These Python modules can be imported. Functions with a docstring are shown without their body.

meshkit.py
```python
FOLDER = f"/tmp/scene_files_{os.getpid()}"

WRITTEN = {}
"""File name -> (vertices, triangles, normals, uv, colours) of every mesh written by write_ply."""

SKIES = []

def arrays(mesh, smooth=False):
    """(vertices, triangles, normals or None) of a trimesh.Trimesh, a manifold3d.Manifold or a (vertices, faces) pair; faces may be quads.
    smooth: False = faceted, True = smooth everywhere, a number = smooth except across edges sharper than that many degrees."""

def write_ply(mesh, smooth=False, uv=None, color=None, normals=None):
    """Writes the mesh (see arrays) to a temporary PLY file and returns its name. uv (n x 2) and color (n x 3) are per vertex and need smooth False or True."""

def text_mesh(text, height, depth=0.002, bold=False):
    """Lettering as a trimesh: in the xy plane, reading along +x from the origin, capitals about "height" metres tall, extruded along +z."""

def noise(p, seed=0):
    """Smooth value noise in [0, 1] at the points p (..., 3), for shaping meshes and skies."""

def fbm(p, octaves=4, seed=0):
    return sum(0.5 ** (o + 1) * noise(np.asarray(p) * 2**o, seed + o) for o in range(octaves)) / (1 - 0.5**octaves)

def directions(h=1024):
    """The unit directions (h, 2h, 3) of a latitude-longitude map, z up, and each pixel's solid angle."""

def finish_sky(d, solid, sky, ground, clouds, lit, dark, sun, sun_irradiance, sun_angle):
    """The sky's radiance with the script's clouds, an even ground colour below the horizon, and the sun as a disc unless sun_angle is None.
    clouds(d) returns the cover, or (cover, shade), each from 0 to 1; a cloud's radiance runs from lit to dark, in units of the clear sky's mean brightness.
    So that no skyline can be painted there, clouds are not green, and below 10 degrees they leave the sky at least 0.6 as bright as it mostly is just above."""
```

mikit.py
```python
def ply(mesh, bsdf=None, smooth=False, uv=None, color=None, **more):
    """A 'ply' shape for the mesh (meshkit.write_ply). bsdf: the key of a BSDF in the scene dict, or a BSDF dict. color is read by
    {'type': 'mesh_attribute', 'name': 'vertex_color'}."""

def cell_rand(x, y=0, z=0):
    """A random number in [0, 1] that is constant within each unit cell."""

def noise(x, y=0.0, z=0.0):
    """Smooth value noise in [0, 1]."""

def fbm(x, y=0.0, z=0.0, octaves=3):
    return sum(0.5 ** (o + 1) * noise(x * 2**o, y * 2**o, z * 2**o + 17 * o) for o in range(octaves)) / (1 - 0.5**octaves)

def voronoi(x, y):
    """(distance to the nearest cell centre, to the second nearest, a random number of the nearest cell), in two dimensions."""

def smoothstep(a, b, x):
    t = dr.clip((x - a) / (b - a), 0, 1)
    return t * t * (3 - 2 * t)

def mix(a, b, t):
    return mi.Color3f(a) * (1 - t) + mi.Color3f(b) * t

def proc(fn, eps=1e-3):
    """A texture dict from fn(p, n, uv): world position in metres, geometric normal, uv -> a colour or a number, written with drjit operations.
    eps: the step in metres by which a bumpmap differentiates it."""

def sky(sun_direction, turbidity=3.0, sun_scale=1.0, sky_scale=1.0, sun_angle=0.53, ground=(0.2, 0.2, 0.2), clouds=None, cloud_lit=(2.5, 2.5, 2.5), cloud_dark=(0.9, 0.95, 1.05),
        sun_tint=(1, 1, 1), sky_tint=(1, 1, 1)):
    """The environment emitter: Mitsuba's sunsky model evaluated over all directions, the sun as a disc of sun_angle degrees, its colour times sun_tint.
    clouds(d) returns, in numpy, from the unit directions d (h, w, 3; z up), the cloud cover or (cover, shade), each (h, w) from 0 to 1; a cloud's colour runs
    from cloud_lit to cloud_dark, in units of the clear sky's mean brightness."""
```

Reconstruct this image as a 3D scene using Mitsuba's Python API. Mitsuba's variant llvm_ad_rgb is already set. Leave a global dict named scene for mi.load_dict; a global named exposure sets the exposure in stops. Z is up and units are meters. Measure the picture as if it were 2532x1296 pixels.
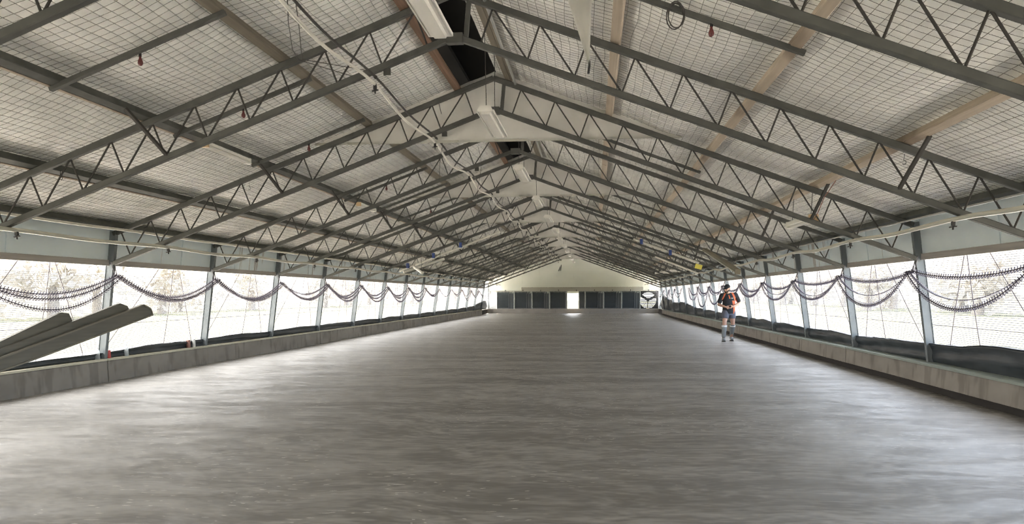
import math, random
import numpy as np, trimesh, manifold3d as m3
import drjit as dr
import mitsuba as mi
import mikit, meshkit
from mikit import proc, noise, fbm, voronoi, cell_rand, smoothstep, mix

T = mi.ScalarTransform4f
rng = random.Random(7)
scene, labels = {}, {}

# ------------------------------------------------------------------ camera, sky, exposure
CAM = np.array([0.0, 0.0, 1.45])
YAW, PITCH, ROLL, FOC, CY = 0.0983, -0.1076, -0.0032, 2026.25, 949.5
fw = np.array([-math.sin(YAW) * math.cos(PITCH), math.cos(YAW) * math.cos(PITCH), math.sin(PITCH)])
r0 = np.array([math.cos(YAW), math.sin(YAW), 0.0]); u0 = np.cross(r0, fw)
upv = -r0 * math.sin(ROLL) + u0 * math.cos(ROLL)
scene['camera'] = {'type': 'perspective', 'fov': 2 * math.degrees(math.atan(1266 / FOC)), 'fov_axis': 'x',
                   'principal_point_offset_y': -(CY - 648) / 1296.0, 'near_clip': 0.05, 'far_clip': 2000.0,
                   'to_world': T().look_at(origin=CAM.tolist(), target=(CAM + fw).tolist(), up=upv.tolist())}


def cloud_cover(d):
    c = meshkit.fbm(d * np.array([3, 3, 5.0]) + 11, 4, 5)
    cover = np.clip(0.72 - 0.45 * d[..., 0] + 0.6 * (c - 0.5), 0, 1)      # cloudier to the left, more open sky to the right
    return cover, np.clip(0.15 + 0.5 * (c - 0.5), 0, 1)


scene['sky'] = mikit.sky((-0.10, 0.63, 0.77), turbidity=4.0, sun_scale=0.9, sky_scale=1.0, ground=(0.33, 0.33, 0.28),
                         clouds=cloud_cover, cloud_lit=(2.3, 2.2, 2.05), cloud_dark=(1.2, 1.25, 1.3))
exposure = 5.3

# ------------------------------------------------------------------ helpers


class MB:
    """collects triangles into one mesh"""
    def __init__(self):
        self.v, self.f, self.n = [], [], 0

    def add(self, v, f):
        v = np.asarray(v, float); f = np.asarray(f, int)
        if f.shape[1] == 4:
            f = np.vstack([f[:, [0, 1, 2]], f[:, [0, 2, 3]]])
        self.v.append(v); self.f.append(f + self.n); self.n += len(v)
        return self

    def tm(self, m):
        return self.add(m.vertices, m.faces)

    def box(self, lo, hi):
        (a, b, c), (d, e, g) = lo, hi
        v = [(a, b, c), (d, b, c), (d, e, c), (a, e, c), (a, b, g), (d, b, g), (d, e, g), (a, e, g)]
        return self.add(v, BOXF)

    def bar(self, p, q, w, h, up=(0, 0, 1), ch=0.0):
        """a bar of section w x h (h along up) from p to q; ch chamfers its long edges"""
        p, q = np.asarray(p, float), np.asarray(q, float)
        d = q - p; d /= np.linalg.norm(d)
        s = np.cross(d, up); s /= np.linalg.norm(s); u = np.cross(s, d)
        if ch <= 0:
            prof = [(-w / 2, -h / 2), (w / 2, -h / 2), (w / 2, h / 2), (-w / 2, h / 2)]
        else:
            a, b = w / 2, h / 2
            prof = [(-a + ch, -b), (a - ch, -b), (a, -b + ch), (a, b - ch), (a - ch, b), (-a + ch, b), (-a, b - ch), (-a, -b + ch)]
        return self.sweep([p, q], prof, s, u)

    def sweep(self, pts, prof, s, u, cap=True):
        n = len(prof)
        v = [np.asarray(p) + s * a + u * b for p in pts for a, b in prof]
        f = []
        for k in range(len(pts) - 1):
            for j in range(n):
                f.append((k * n + j, k * n + (j + 1) % n, (k + 1) * n + (j + 1) % n, (k + 1) * n + j))
        self.add(v, f)
        if cap:
            for base, rev in ((0, True), ((len(pts) - 1) * n, False)):
                tri = [(0, j, j + 1) for j in range(1, n - 1)]
                if rev:
                    tri = [t[::-1] for t in tri]
                self.add([v[base + j] for j in range(n)], tri)
        return self

    def tube(self, pts, r, n=6, cap=True):
        pts = np.asarray(pts, float)
        m = len(pts); t = np.gradient(pts, axis=0); t /= np.linalg.norm(t, axis=1, keepdims=True) + 1e-12
        ref = np.array([0, 0, 1.0]) if np.abs(t[:, 2]).mean() < 0.8 else np.array([1.0, 0, 0])
        s = np.cross(t, ref); s /= np.linalg.norm(s, axis=1, keepdims=True) + 1e-12
        u = np.cross(s, t)
        a = np.arange(n) / n * 2 * np.pi
        rr = np.broadcast_to(np.asarray(r, float), (m,))
        v = (pts[:, None] + rr[:, None, None] * (s[:, None] * np.cos(a)[None, :, None] + u[:, None] * np.sin(a)[None, :, None])).reshape(-1, 3)
        k, j = np.meshgrid(np.arange(m - 1), np.arange(n), indexing='ij'); k, j = k.ravel(), j.ravel(); j2 = (j + 1) % n
        self.add(v, np.stack([k * n + j, k * n + j2, (k + 1) * n + j2, (k + 1) * n + j], 1))
        if cap:
            for b, rev in ((0, True), ((m - 1) * n, False)):
                tri = [(0, q, q + 1) for q in range(1, n - 1)]
                self.add(v[b:b + n], [x[::-1] for x in tri] if rev else tri)
        return self

    def grid(self, P):
        h, w = P.shape[:2]
        i, j = np.meshgrid(np.arange(h - 1), np.arange(w - 1), indexing='ij'); i, j = i.ravel(), j.ravel()
        return self.add(P.reshape(-1, 3), np.stack([i * w + j, i * w + j + 1, (i + 1) * w + j + 1, (i + 1) * w + j], 1))

    def prism(self, poly, axis, a, b):
        """extrude a 2-d outline (counter-clockwise or not) along axis from a to b; convex outlines only"""
        o = [k for k in range(3) if k != axis]
        n = len(poly); v = np.zeros((2 * n, 3))
        for s, c in ((0, a), (1, b)):
            for k, p in enumerate(poly):
                v[s * n + k, o[0]], v[s * n + k, o[1]], v[s * n + k, axis] = p[0], p[1], c
        f = [(0, j, j + 1) for j in range(1, n - 1)] + [(n, n + j + 1, n + j) for j in range(1, n - 1)]
        self.add(v, f)
        return self.add(v, [(j, (j + 1) % n, n + (j + 1) % n, n + j) for j in range(n)])

    def mesh(self):
        return np.vstack(self.v), np.vstack(self.f)


BOXF = [(0, 3, 2, 1), (4, 5, 6, 7), (0, 1, 5, 4), (1, 2, 6, 5), (2, 3, 7, 6), (3, 0, 4, 7)]


def key(name, parent=None):
    base = name if parent is None else parent + '__' + name
    k, i = base, 0
    while k in used:
        i += 1; k = f'{base}_{i:03d}'
    used.add(k)
    return k


used = set()


def thing(name, label=None, cat=None, group=None, kind=None):
    k = key(name); tag(k, label, cat, group, kind)
    return k


def tag(k, label=None, cat=None, group=None, kind=None):
    d = {}
    if label: d['label'] = label
    if cat: d['category'] = cat
    if group: d['group'] = group
    if kind: d['kind'] = kind
    if d: labels[k] = d
    return k


def put(name, mb, mat, parent=None, smooth=False, label=None, cat=None, group=None, kind=None, at=None, **kw):
    k = key(name, parent)
    d = dict(mb) if isinstance(mb, dict) else mikit.ply(mb.mesh() if isinstance(mb, MB) else mb, mat, smooth=smooth, **kw)
    if at is not None:
        d['to_world'] = at
    scene[k] = d
    tag(k, label, cat, group, kind)
    return k


def ordinal(n):
    return ['first', 'second', 'third', 'fourth', 'fifth', 'sixth', 'seventh', 'eighth', 'ninth', 'tenth', 'eleventh', 'twelfth',
            'thirteenth', 'fourteenth', 'fifteenth', 'sixteenth', 'seventeenth', 'eighteenth', 'nineteenth'][n]


# ------------------------------------------------------------------ materials


def mat(name, color, rough=0.6, spec=0.4, metallic=0.0, bump=None, scale=0.0, eps=2e-3, **kw):
    b = {'type': 'principled', 'base_color': {'type': 'rgb', 'value': list(color)} if isinstance(color, (tuple, list)) else color,
         'roughness': rough, 'specular': spec, 'metallic': metallic, **kw}
    if bump is not None:
        b = {'type': 'bumpmap', 'arbitrary': proc(bump, eps), 'scale': scale, 'bsdf': b}
    scene[name] = {'type': 'twosided', 'bsdf': b}
    return name


def floor_col(p, n, uv):
    w = fbm(p.x * 0.7, p.y * 0.55, 3.0, 3)
    w2 = fbm(p.x * 0.7 + 9, p.y * 0.55 + 4, 7.0, 3)
    a = fbm(p.x * 1.6 + 7 * w, p.y * 3.4 + 7 * w2, 0.0, 4)
    s = fbm(p.x * 5 + 10 * w2, p.y * 13 + 9 * w, 1.0, 3)
    ss = fbm(p.x * 12 + 9 * w2, p.y * 27 + 9 * w, 5.0, 2)
    band = noise(p.x * 0.35 + 2 * w, p.y * 3.1 + 2.5 * w2, 9.0)
    f = smoothstep(0.30, 0.70, 0.26 * a + 0.30 * s + 0.22 * ss + 0.22 * band)
    base = mix((0.125, 0.117, 0.104), (0.248, 0.238, 0.22), f)
    vx, vy, vr = voronoi(p.x * 8 + 5 * w + 2 * s, p.y * 15 + 4 * w2)
    chip = smoothstep(0.20, 0.10, vx) * smoothstep(0.74, 0.80, vr) * smoothstep(0.4, 0.58, w2)
    return mix(base, (0.52, 0.50, 0.46), chip * 0.6)


def floor_rough(p, n, uv):
    w = fbm(p.x * 0.7, p.y * 0.55, 3.0, 3)
    s = fbm(p.x * 2.2 + 6 * w, p.y * 5.5 + 5 * w, 2.0, 3)
    return 0.46 + 0.08 * smoothstep(0.35, 0.65, s)


def floor_bump(p, n, uv):
    w = fbm(p.x * 0.7, p.y * 0.55, 3.0, 2)
    return fbm(p.x * 11 + 9 * w, p.y * 26 + 8 * w, 1.0, 3)


scene['litter'] = {'type': 'twosided', 'bsdf': {'type': 'bumpmap', 'arbitrary': proc(floor_bump, 3e-3), 'scale': 0.0018,
                   'bsdf': {'type': 'principled', 'base_color': proc(floor_col), 'roughness': proc(floor_rough), 'specular': 0.75}}}


def lining_col(p, n, uv):
    a = fbm(p.x * 2.0, p.y * 2.0, p.z, 3)
    b = noise(p.x * 9.0, p.y * 9.0, 3.0)
    st = fbm(p.x * 0.8, p.y * 6.0, 5.0, 2)
    return mix((0.74, 0.735, 0.68), (0.90, 0.895, 0.84), 0.55 * a + 0.15 * b + 0.3 * st)


def lining_bump(p, n, uv):
    return fbm(p.x * 7, p.y * 7, 2.0, 3)


mat('lining', proc(lining_col), 0.55, 0.35, bump=lining_bump, scale=0.02, eps=5e-3)
mat('net_wire', (0.17, 0.16, 0.13), 0.6)


def steel_col(p, n, uv):
    a = fbm(p.x * 6, p.y * 6, p.z * 6, 3)
    return mix((0.055, 0.058, 0.052), (0.115, 0.117, 0.105), a)


mat('truss_steel', proc(steel_col), 0.62, 0.3)
mat('web_steel', (0.05, 0.047, 0.042), 0.6, 0.3)


def timber_col(p, n, uv):
    g = noise(p.x * 60, p.y * 1.3, p.z * 60)
    a = fbm(p.x * 3, p.y * 0.7, p.z * 3, 3)
    c = mix((0.32, 0.262, 0.20), (0.48, 0.41, 0.325), 0.5 * g + 0.5 * a)
    return mix(c, (0.14, 0.10, 0.07), 0.6 * smoothstep(0.6, 0.75, fbm(p.x * 2 + 5, p.y * 1.1, 2.0, 2)))


mat('timber', proc(timber_col), 0.7, 0.25)
mat('timber_dusty', proc(lambda p, n, uv: mix((0.13, 0.115, 0.09), (0.24, 0.215, 0.17), 0.5 * noise(p.x * 60, p.y * 1.3, p.z * 60) + 0.5 * fbm(p.x * 3, p.y * 0.7, p.z * 3, 3))), 0.75, 0.2)


def ridge_timber_col(p, n, uv):
    g = noise(p.x * 60, p.y * 1.3, p.z * 60)
    return mix((0.13, 0.082, 0.056), (0.24, 0.155, 0.108), g)


mat('ridge_timber', proc(ridge_timber_col), 0.7, 0.25)


def fascia_col(p, n, uv):
    drip = fbm(p.y * 9, p.z * 0.8, 1.0, 3)
    a = fbm(p.y * 1.6, p.z * 2.5, 4.0, 3)
    c = mix((0.70, 0.785, 0.84), (0.80, 0.875, 0.92), a)
    return mix(c, (0.30, 0.235, 0.19), 0.65 * smoothstep(0.66, 0.78, drip) * smoothstep(0.45, 0.6, noise(p.y * 0.9, 3.0, 1.0)))


mat('fascia_paint', proc(fascia_col), 0.5, 0.4)


def rail_col(p, n, uv):
    g = noise(p.y * 1.5, p.z * 70, p.x * 70)
    return mix((0.33, 0.305, 0.295), (0.48, 0.45, 0.435), 0.6 * g + 0.4 * fbm(p.y, p.z * 3, 1.0, 2))


mat('rail_wood', proc(rail_col), 0.7, 0.25)


def post_col(p, n, uv):
    a = fbm(p.x * 5, p.y * 5, p.z * 3, 3)
    return mix((0.165, 0.187, 0.20), (0.225, 0.247, 0.26), a)


mat('post_paint', proc(post_col), 0.75, 0.15)


def concrete_col(p, n, uv):
    a = fbm(p.x * 2, p.y * 2, p.z * 3, 4)
    s = fbm(p.y * 7, p.z * 2.0, 6.0, 3)
    c = mix((0.20, 0.186, 0.165), (0.35, 0.33, 0.30), a)
    return mix(c, (0.10, 0.085, 0.07), 0.35 * smoothstep(0.5, 0.75, s))


mat('concrete', proc(concrete_col), 0.8, 0.25, bump=lambda p, n, uv: fbm(p.x * 12, p.y * 12, p.z * 12, 3), scale=0.003)
mat('ledge_paint', (0.27, 0.31, 0.28), 0.6, 0.3)
mat('ledge_pale', (0.56, 0.54, 0.43), 0.5, 0.4)
mat('dark_base', (0.045, 0.042, 0.04), 0.8, 0.2)


def curtain_col(p, n, uv):
    a = fbm(p.y * 3, p.z * 9, p.x * 3, 3)
    return mix((0.020, 0.026, 0.032), (0.060, 0.072, 0.082), a)


mat('black_plastic', proc(curtain_col), 0.42, 0.5)
mat('screen_wire', (0.42, 0.43, 0.46), 0.45, 0.5)
mat('cord', (0.20, 0.18, 0.20), 0.7, 0.3)
mat('chain_plastic', (0.09, 0.08, 0.112), 0.45, 0.5)
mat('pvc', (0.62, 0.60, 0.53), 0.4, 0.5)
mat('conduit_steel', (0.42, 0.42, 0.40), 0.35, 0.5, 0.5)
mat('black_part', (0.022, 0.022, 0.022), 0.5)
mat('lamp_white', (0.74, 0.72, 0.66), 0.35, 0.5)
mat('lamp_cover', (0.66, 0.64, 0.58), 0.28, 0.6)
mat('lamp_yellow', (0.62, 0.45, 0.26), 0.45, 0.5)
mat('lamp_brown', (0.19, 0.17, 0.12), 0.5, 0.4)
mat('red_plastic', (0.12, 0.028, 0.026), 0.4, 0.5)
mat('cable', (0.06, 0.055, 0.05), 0.6)
mat('red_cable', (0.22, 0.09, 0.06), 0.6)
mat('ridge_dark', (0.035, 0.036, 0.034), 0.8, 0.2)


def cream_col(p, n, uv):
    a = fbm(p.x * 1.2, p.z * 1.6, 1.0, 4)
    return mix((0.70, 0.73, 0.65), (0.79, 0.81, 0.73), a)


mat('cream_panel', proc(cream_col), 0.5, 0.4)
mat('white_panel', (0.76, 0.79, 0.80), 0.4, 0.5)
mat('strip_board', (0.43, 0.42, 0.36), 0.6, 0.3)
mat('louvre_dark', (0.060, 0.071, 0.077), 0.4, 0.5)
mat('louvre_frame', (0.10, 0.112, 0.115), 0.45, 0.5)
mat('mullion_grey', (0.36, 0.38, 0.36), 0.5, 0.4)
mat('fan_black', (0.018, 0.018, 0.018), 0.5, 0.4)
scene['baffle_film'] = {'type': 'principledthin', 'base_color': proc(lambda p, n, uv: mix((0.56, 0.55, 0.50), (0.80, 0.79, 0.74), fbm(p.x * 2.5, p.z * 3.5, p.y, 3))),
                        'roughness': 0.4, 'diff_trans': 0.8, 'eta': 1.4}
mat('blue_plastic', (0.03, 0.055, 0.20), 0.45)
mat('yellow_plate', (0.62, 0.55, 0.10), 0.5)


def board_col(p, n, uv):
    a = fbm(p.y * 1.5, p.z * 5, p.x * 4, 4)
    s = noise(p.y * 2.0, p.z * 40, 3.0)
    return mix((0.10, 0.10, 0.09), (0.21, 0.20, 0.17), 0.7 * a + 0.3 * s)


mat('board', proc(board_col), 0.6, 0.35)
mat('board_light', (0.22, 0.205, 0.17), 0.6, 0.35)
scene['leaf'] = {'type': 'principledthin', 'base_color': proc(lambda p, n, uv: mix((0.42, 0.40, 0.37), (0.56, 0.54, 0.50), fbm(p.x * 0.9, p.y * 0.9, p.z * 0.9, 2))), 'roughness': 0.8, 'diff_trans': 1.0, 'eta': 1.3}
scene['bottle_clear'] = {'type': 'principledthin', 'base_color': {'type': 'rgb', 'value': [0.82, 0.86, 0.88]}, 'roughness': 0.2, 'diff_trans': 0.9, 'spec_trans': 0.5, 'eta': 1.4}
mat('paper_white', (0.75, 0.75, 0.73), 0.5)
mat('can_red', (0.48, 0.06, 0.055), 0.35, 0.5)
mat('can_dull', (0.34, 0.17, 0.14), 0.5, 0.4)
mat('skin', (0.50, 0.30, 0.22), 0.5, 0.4)
mat('shirt_black', (0.028, 0.032, 0.038), 0.8, 0.2, sheen=0.3)
mat('orange_cloth', (0.56, 0.15, 0.075), 0.8, 0.2)
mat('shorts_grey', (0.13, 0.135, 0.165), 0.85, 0.2)
mat('boot_grey', (0.23, 0.25, 0.255), 0.45, 0.4)
mat('boot_sole', (0.05, 0.045, 0.04), 0.7)
mat('hair_dark', (0.055, 0.033, 0.022), 0.7)
mat('eye_dark', (0.02, 0.015, 0.012), 0.3)


def grass_col(p, n, uv):
    a = fbm(p.x * 0.5, p.y * 0.5, 1.0, 4)
    b = noise(p.x * 6, p.y * 6, 2.0)
    return mix((0.052, 0.060, 0.038), (0.085, 0.091, 0.064), 0.7 * a + 0.3 * b)


mat('grass', proc(grass_col), 0.9, 0.1)
mat('bark', (0.24, 0.22, 0.20), 0.9, 0.1)

mat('gravel', proc(lambda p, n, uv: mix((0.56, 0.575, 0.59), (0.74, 0.755, 0.77), 0.5 * fbm(p.x * 1.5, p.y * 1.5, 1.0, 3) + 0.5 * noise(p.x * 25, p.y * 25, 2.0))), 0.9, 0.1)

# ------------------------------------------------------------------ dimensions of the shed
XR = -1.507                     # ridge
ZT, ST = 4.685, 0.3645          # top chord centre line: z = ZT - ST * |x - XR|
ZB, SB = 4.232, 0.3655          # bottom chord
PITCH_Y, Y1 = 3.501, 12.604     # truss spacing, the first post in view
YS, YE = -4.9, 61.6             # the two end walls
FRAMES = list(range(-3, 15))    # frame k stands at Y1 + (k-1) * PITCH_Y


def FY(k):
    return Y1 + (k - 1) * PITCH_Y


def zt(x): return ZT - ST * abs(x - XR)
def zb(x): return ZB - SB * abs(x - XR)


def post_x(side, z):            # inner face of the leaning posts
    return -7.885 + (z - 0.45) * 0.152 if side < 0 else 4.92 - (z - 0.45) * 0.163


KERB_L, KERB_R, FLOOR = -7.86, 4.79, 0.055
OUT_L, OUT_R = -8.22, 5.22
name_side = {-1: 'left', 1: 'right'}

# ------------------------------------------------------------------ floor and ground
xs = np.linspace(-8.3, 5.3, 70); ys = np.linspace(YS, YE, 330)
X, Y = np.meshgrid(xs, ys)
Pn = np.stack([X, Y, X * 0], -1)
Z = FLOOR + 0.03 * (meshkit.fbm(Pn * np.array([0.35, 0.35, 1]), 3, 3) - 0.5) + 0.012 * (meshkit.fbm(Pn * np.array([1.6, 1.6, 1]), 3, 9) - 0.5)
Z += 0.02 * np.clip((-X - 6.0) / 1.8, 0, 1) + 0.05 * np.clip((Y - 57) / 4, 0, 1)
put('floor', MB().grid(np.stack([X, Y, Z], -1)), 'litter', smooth=True, kind='structure')
g = 24
gx = np.concatenate([np.linspace(-160, -8.25, 30), np.linspace(5.25, 160, 30)])
gr = MB()
for a, b in ((-170, -8.1), (5.1, 170)):
    gxs = np.linspace(a, b, 40); gys = np.linspace(-60, 220, 50)
    GX, GY = np.meshgrid(gxs, gys)
    GZ = 0.05 + 0.25 * (meshkit.fbm(np.stack([GX * 0.08, GY * 0.08, GX * 0], -1), 3, 1) - 0.5) * np.clip(np.minimum(abs(GX + 8.1), abs(GX - 5.1)) / 6, 0, 1)
    gr.grid(np.stack([GX, GY, GZ], -1))
for c, d in ((-60, YS - 0.1), (YE + 0.1, 220)):
    GX, GY = np.meshgrid(np.linspace(-8.1, 5.1, 4), np.linspace(c, d, 8))
    gr.grid(np.stack([GX, GY, GX * 0 + 0.05], -1))
put('grass_field', gr, 'grass', kind='structure', label='bright mown grass around the shed')
ap = MB()                                          # pale gravel apron along both walls and round the ends
for a, b in ((-12.6, -8.23), (5.23, 9.3)):
    GX, GY = np.meshgrid(np.linspace(a, b, 6), np.linspace(YS - 4, YE + 4, 60))
    e = np.minimum(GX - a, b - GX)
    ap.grid(np.stack([GX, GY, 0.17 + 0.02 * (meshkit.fbm(np.stack([GX, GY, GX * 0], -1) * 0.7, 3, 4) - 0.5) - 0.12 * (e < 0.01)], -1))
GX, GY = np.meshgrid(np.linspace(-8.2, 5.2, 20), np.linspace(YE + 0.1, YE + 4, 8))
ap.grid(np.stack([GX, GY, GX * 0 + 0.16], -1))
put('gravel_apron', ap, 'gravel', kind='structure', label='pale gravel strip along the outside of the shed')

# ------------------------------------------------------------------ ceiling: lining and wire netting
PURL = {-1: [0.56, 1.94, 3.54, 4.93, 6.05], 1: [0.23, 1.73, 3.23, 4.75, 6.05]}   # distance from the ridge
EDGE = {-1: (0.60, 6.42), 1: (0.02, 6.42)}


def roof_z(side, d, y, extra=0.0):
    """height of the lining above the chord at distance d from the ridge"""
    kn = np.array([-0.9] + PURL[side] + [7.2])
    i = np.clip(np.searchsorted(kn, d) - 1, 0, len(kn) - 2)
    t = (d - kn[i]) / (kn[i + 1] - kn[i])
    sag = 0.045 * np.sin(np.pi * t) ** 1.2
    ph = (y - FY(0)) / PITCH_Y
    sag = sag * (0.75 + 0.5 * np.abs(np.sin(np.pi * ph)))
    x = XR + side * d
    q = np.stack([x * 1.1, y * 1.1, x * 0 + side * 3.3], -1)
    nz = 0.045 * (meshkit.fbm(q, 3, 4) - 0.5) + 0.022 * (meshkit.fbm(q * 4.5, 2, 8) - 0.5)
    zc = np.where(d < 0, ZT - ST * d, ZT - ST * d)
    return zc + 0.165 - sag + nz + extra


net = {}
for side in (-1, 1):
    d = np.arange(EDGE[side][0], EDGE[side][1] + 0.01, 0.11); y = np.arange(YS, YE + 0.2, 0.14)
    D, YY = np.meshgrid(d, y)
    put('lining', MB().grid(np.stack([XR + side * D, YY, roof_z(side, D, YY)], -1)), 'lining', 'ceiling', smooth=True,
        label='dusty off-white insulation lining of the roof slope on the ' + name_side[side])
    w = MB()
    lo = max(EDGE[side][0], 0.05)
    dd = np.arange(lo, 6.4, 0.27)
    for yy in np.arange(3.2, YE - 0.1, 0.1015):                      # wires running up the slope
        dy = 0.012 * math.sin(yy * 3.7) + 0.045 * (meshkit.noise(np.stack([dd * 1.5, dd * 0 + yy * 1.7, dd * 0], -1), 2) - 0.5) + 0.03 * (meshkit.noise(np.stack([dd * 3.5, dd * 0 + yy * 6.1, dd * 0], -1), 3) - 0.5)
        yv = yy + dy
        pts = np.stack([XR + side * dd, yv, roof_z(side, dd, yv, -0.016)], -1)
        w.tube(pts, 0.0023, 3, cap=False)
    for q in np.arange(lo + 0.03, 6.4, 0.1015):                      # wires running along the shed
        yv = np.arange(3.2, YE, 0.24)
        dv = q + 0.05 * (meshkit.noise(np.stack([yv * 0 + q * 3.1, yv * 1.2, yv * 0], -1), 6) - 0.5)
        pts = np.stack([XR + side * dv, yv, roof_z(side, dv, yv, -0.018)], -1)
        w.tube(pts, 0.0028, 3, cap=False)
    put('wire_netting', w, 'net_wire', 'ceiling', kind='stuff', label='dark wire netting under the lining')
tag('ceiling', 'long gabled roof lined with wire-netted insulation', kind='structure')

# ridge cap: the right slope runs on over the open slot beside the ridge
c = MB()
c.bar((XR - 0.62, YS, ZT + ST * 0.62 + 0.20), (XR - 0.62, YE, ZT + ST * 0.62 + 0.20), 0.02, 0.14)
zz = ZT + ST * 0.62
c.add([(XR - 0.72, YS, zz + 0.25), (XR - 0.72, YE, zz + 0.25), (XR - 0.60, YE, zt(XR - 0.60) + 0.10), (XR - 0.60, YS, zt(XR - 0.60) + 0.10)], [(0, 1, 2, 3)])
put('ridge_flap', c, 'ridge_dark', 'ceiling', label='dark sheet closing the ridge vent')
c = MB()
c.add([(XR - 0.74, YS, zz + 0.245), (XR - 0.74, YE, zz + 0.245), (XR + 0.10, YE, ZT + 0.16), (XR + 0.10, YS, ZT + 0.16)], [(0, 1, 2, 3)])
put('ridge_cap', c, 'ridge_dark', 'ceiling', label='dark underside of the ridge cap')

# outer roof sheet so that no light comes through the netting side joints
c = MB()
for side in (-1, 1):
    a, b = (0.5, 6.9) if side < 0 else (-0.8, 6.9)
    c.add([(XR + side * a, YS - 0.3, ZT - ST * a + 0.34), (XR + side * a, YE + 0.3, ZT - ST * a + 0.34),
           (XR + side * b, YE + 0.3, ZT - ST * b + 0.30), (XR + side * b, YS - 0.3, ZT - ST * b + 0.30)], [(0, 1, 2, 3)])
put('roof_sheet', c, 'ridge_dark', 'ceiling')

# purlins
names_p = ['beside the ridge', 'second down from the ridge', 'third down from the ridge', 'fourth down from the ridge', 'lowest, along the eave']
for side in (-1, 1):
    for i, dd in enumerate(PURL[side]):
        x = XR + side * dd
        up = np.array([side * ST, 0, 1.0]); up /= np.linalg.norm(up)
        m = ('ridge_timber' if side < 0 else 'timber_dusty') if i == 0 else 'truss_steel' if (side < 0 and i in (2, 3)) or i == 4 else 'timber_dusty' if side < 0 else 'timber'
        w_, h_ = (0.10, 0.085)
        t = thing('purlin', ('reddish timber' if i == 0 and side < 0 else 'dark dusty timber' if i == 0 else 'dark dusty timber' if side < 0 else 'pale brown timber') + ' purlin under the ' + name_side[side] + ' roof slope, ' + names_p[i], 'purlin')
        n = 6
        for j in range(n):      # lengths butted end to end
            a, b = YS + (YE - YS) * j / n, YS + (YE - YS) * (j + 1) / n - 0.006
            dz = 0.004 * ((j * 7 + i) % 3 - 1)
            put('timber_length', MB().bar((x, a, zt(x) + 0.088 + dz), (x, b, zt(x) + 0.088 + dz), w_, h_, up, 0.006), m, t)
        if side < 0 and i in (2, 3):   # thin brown strip along its lower edge
            xx = x - 0.058
            put('edge_strip', MB().bar((xx, YS, zt(xx) + 0.056), (xx, YE, zt(xx) + 0.056), 0.022, 0.03, up), 'timber', t, label='thin brown timber strip')

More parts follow.
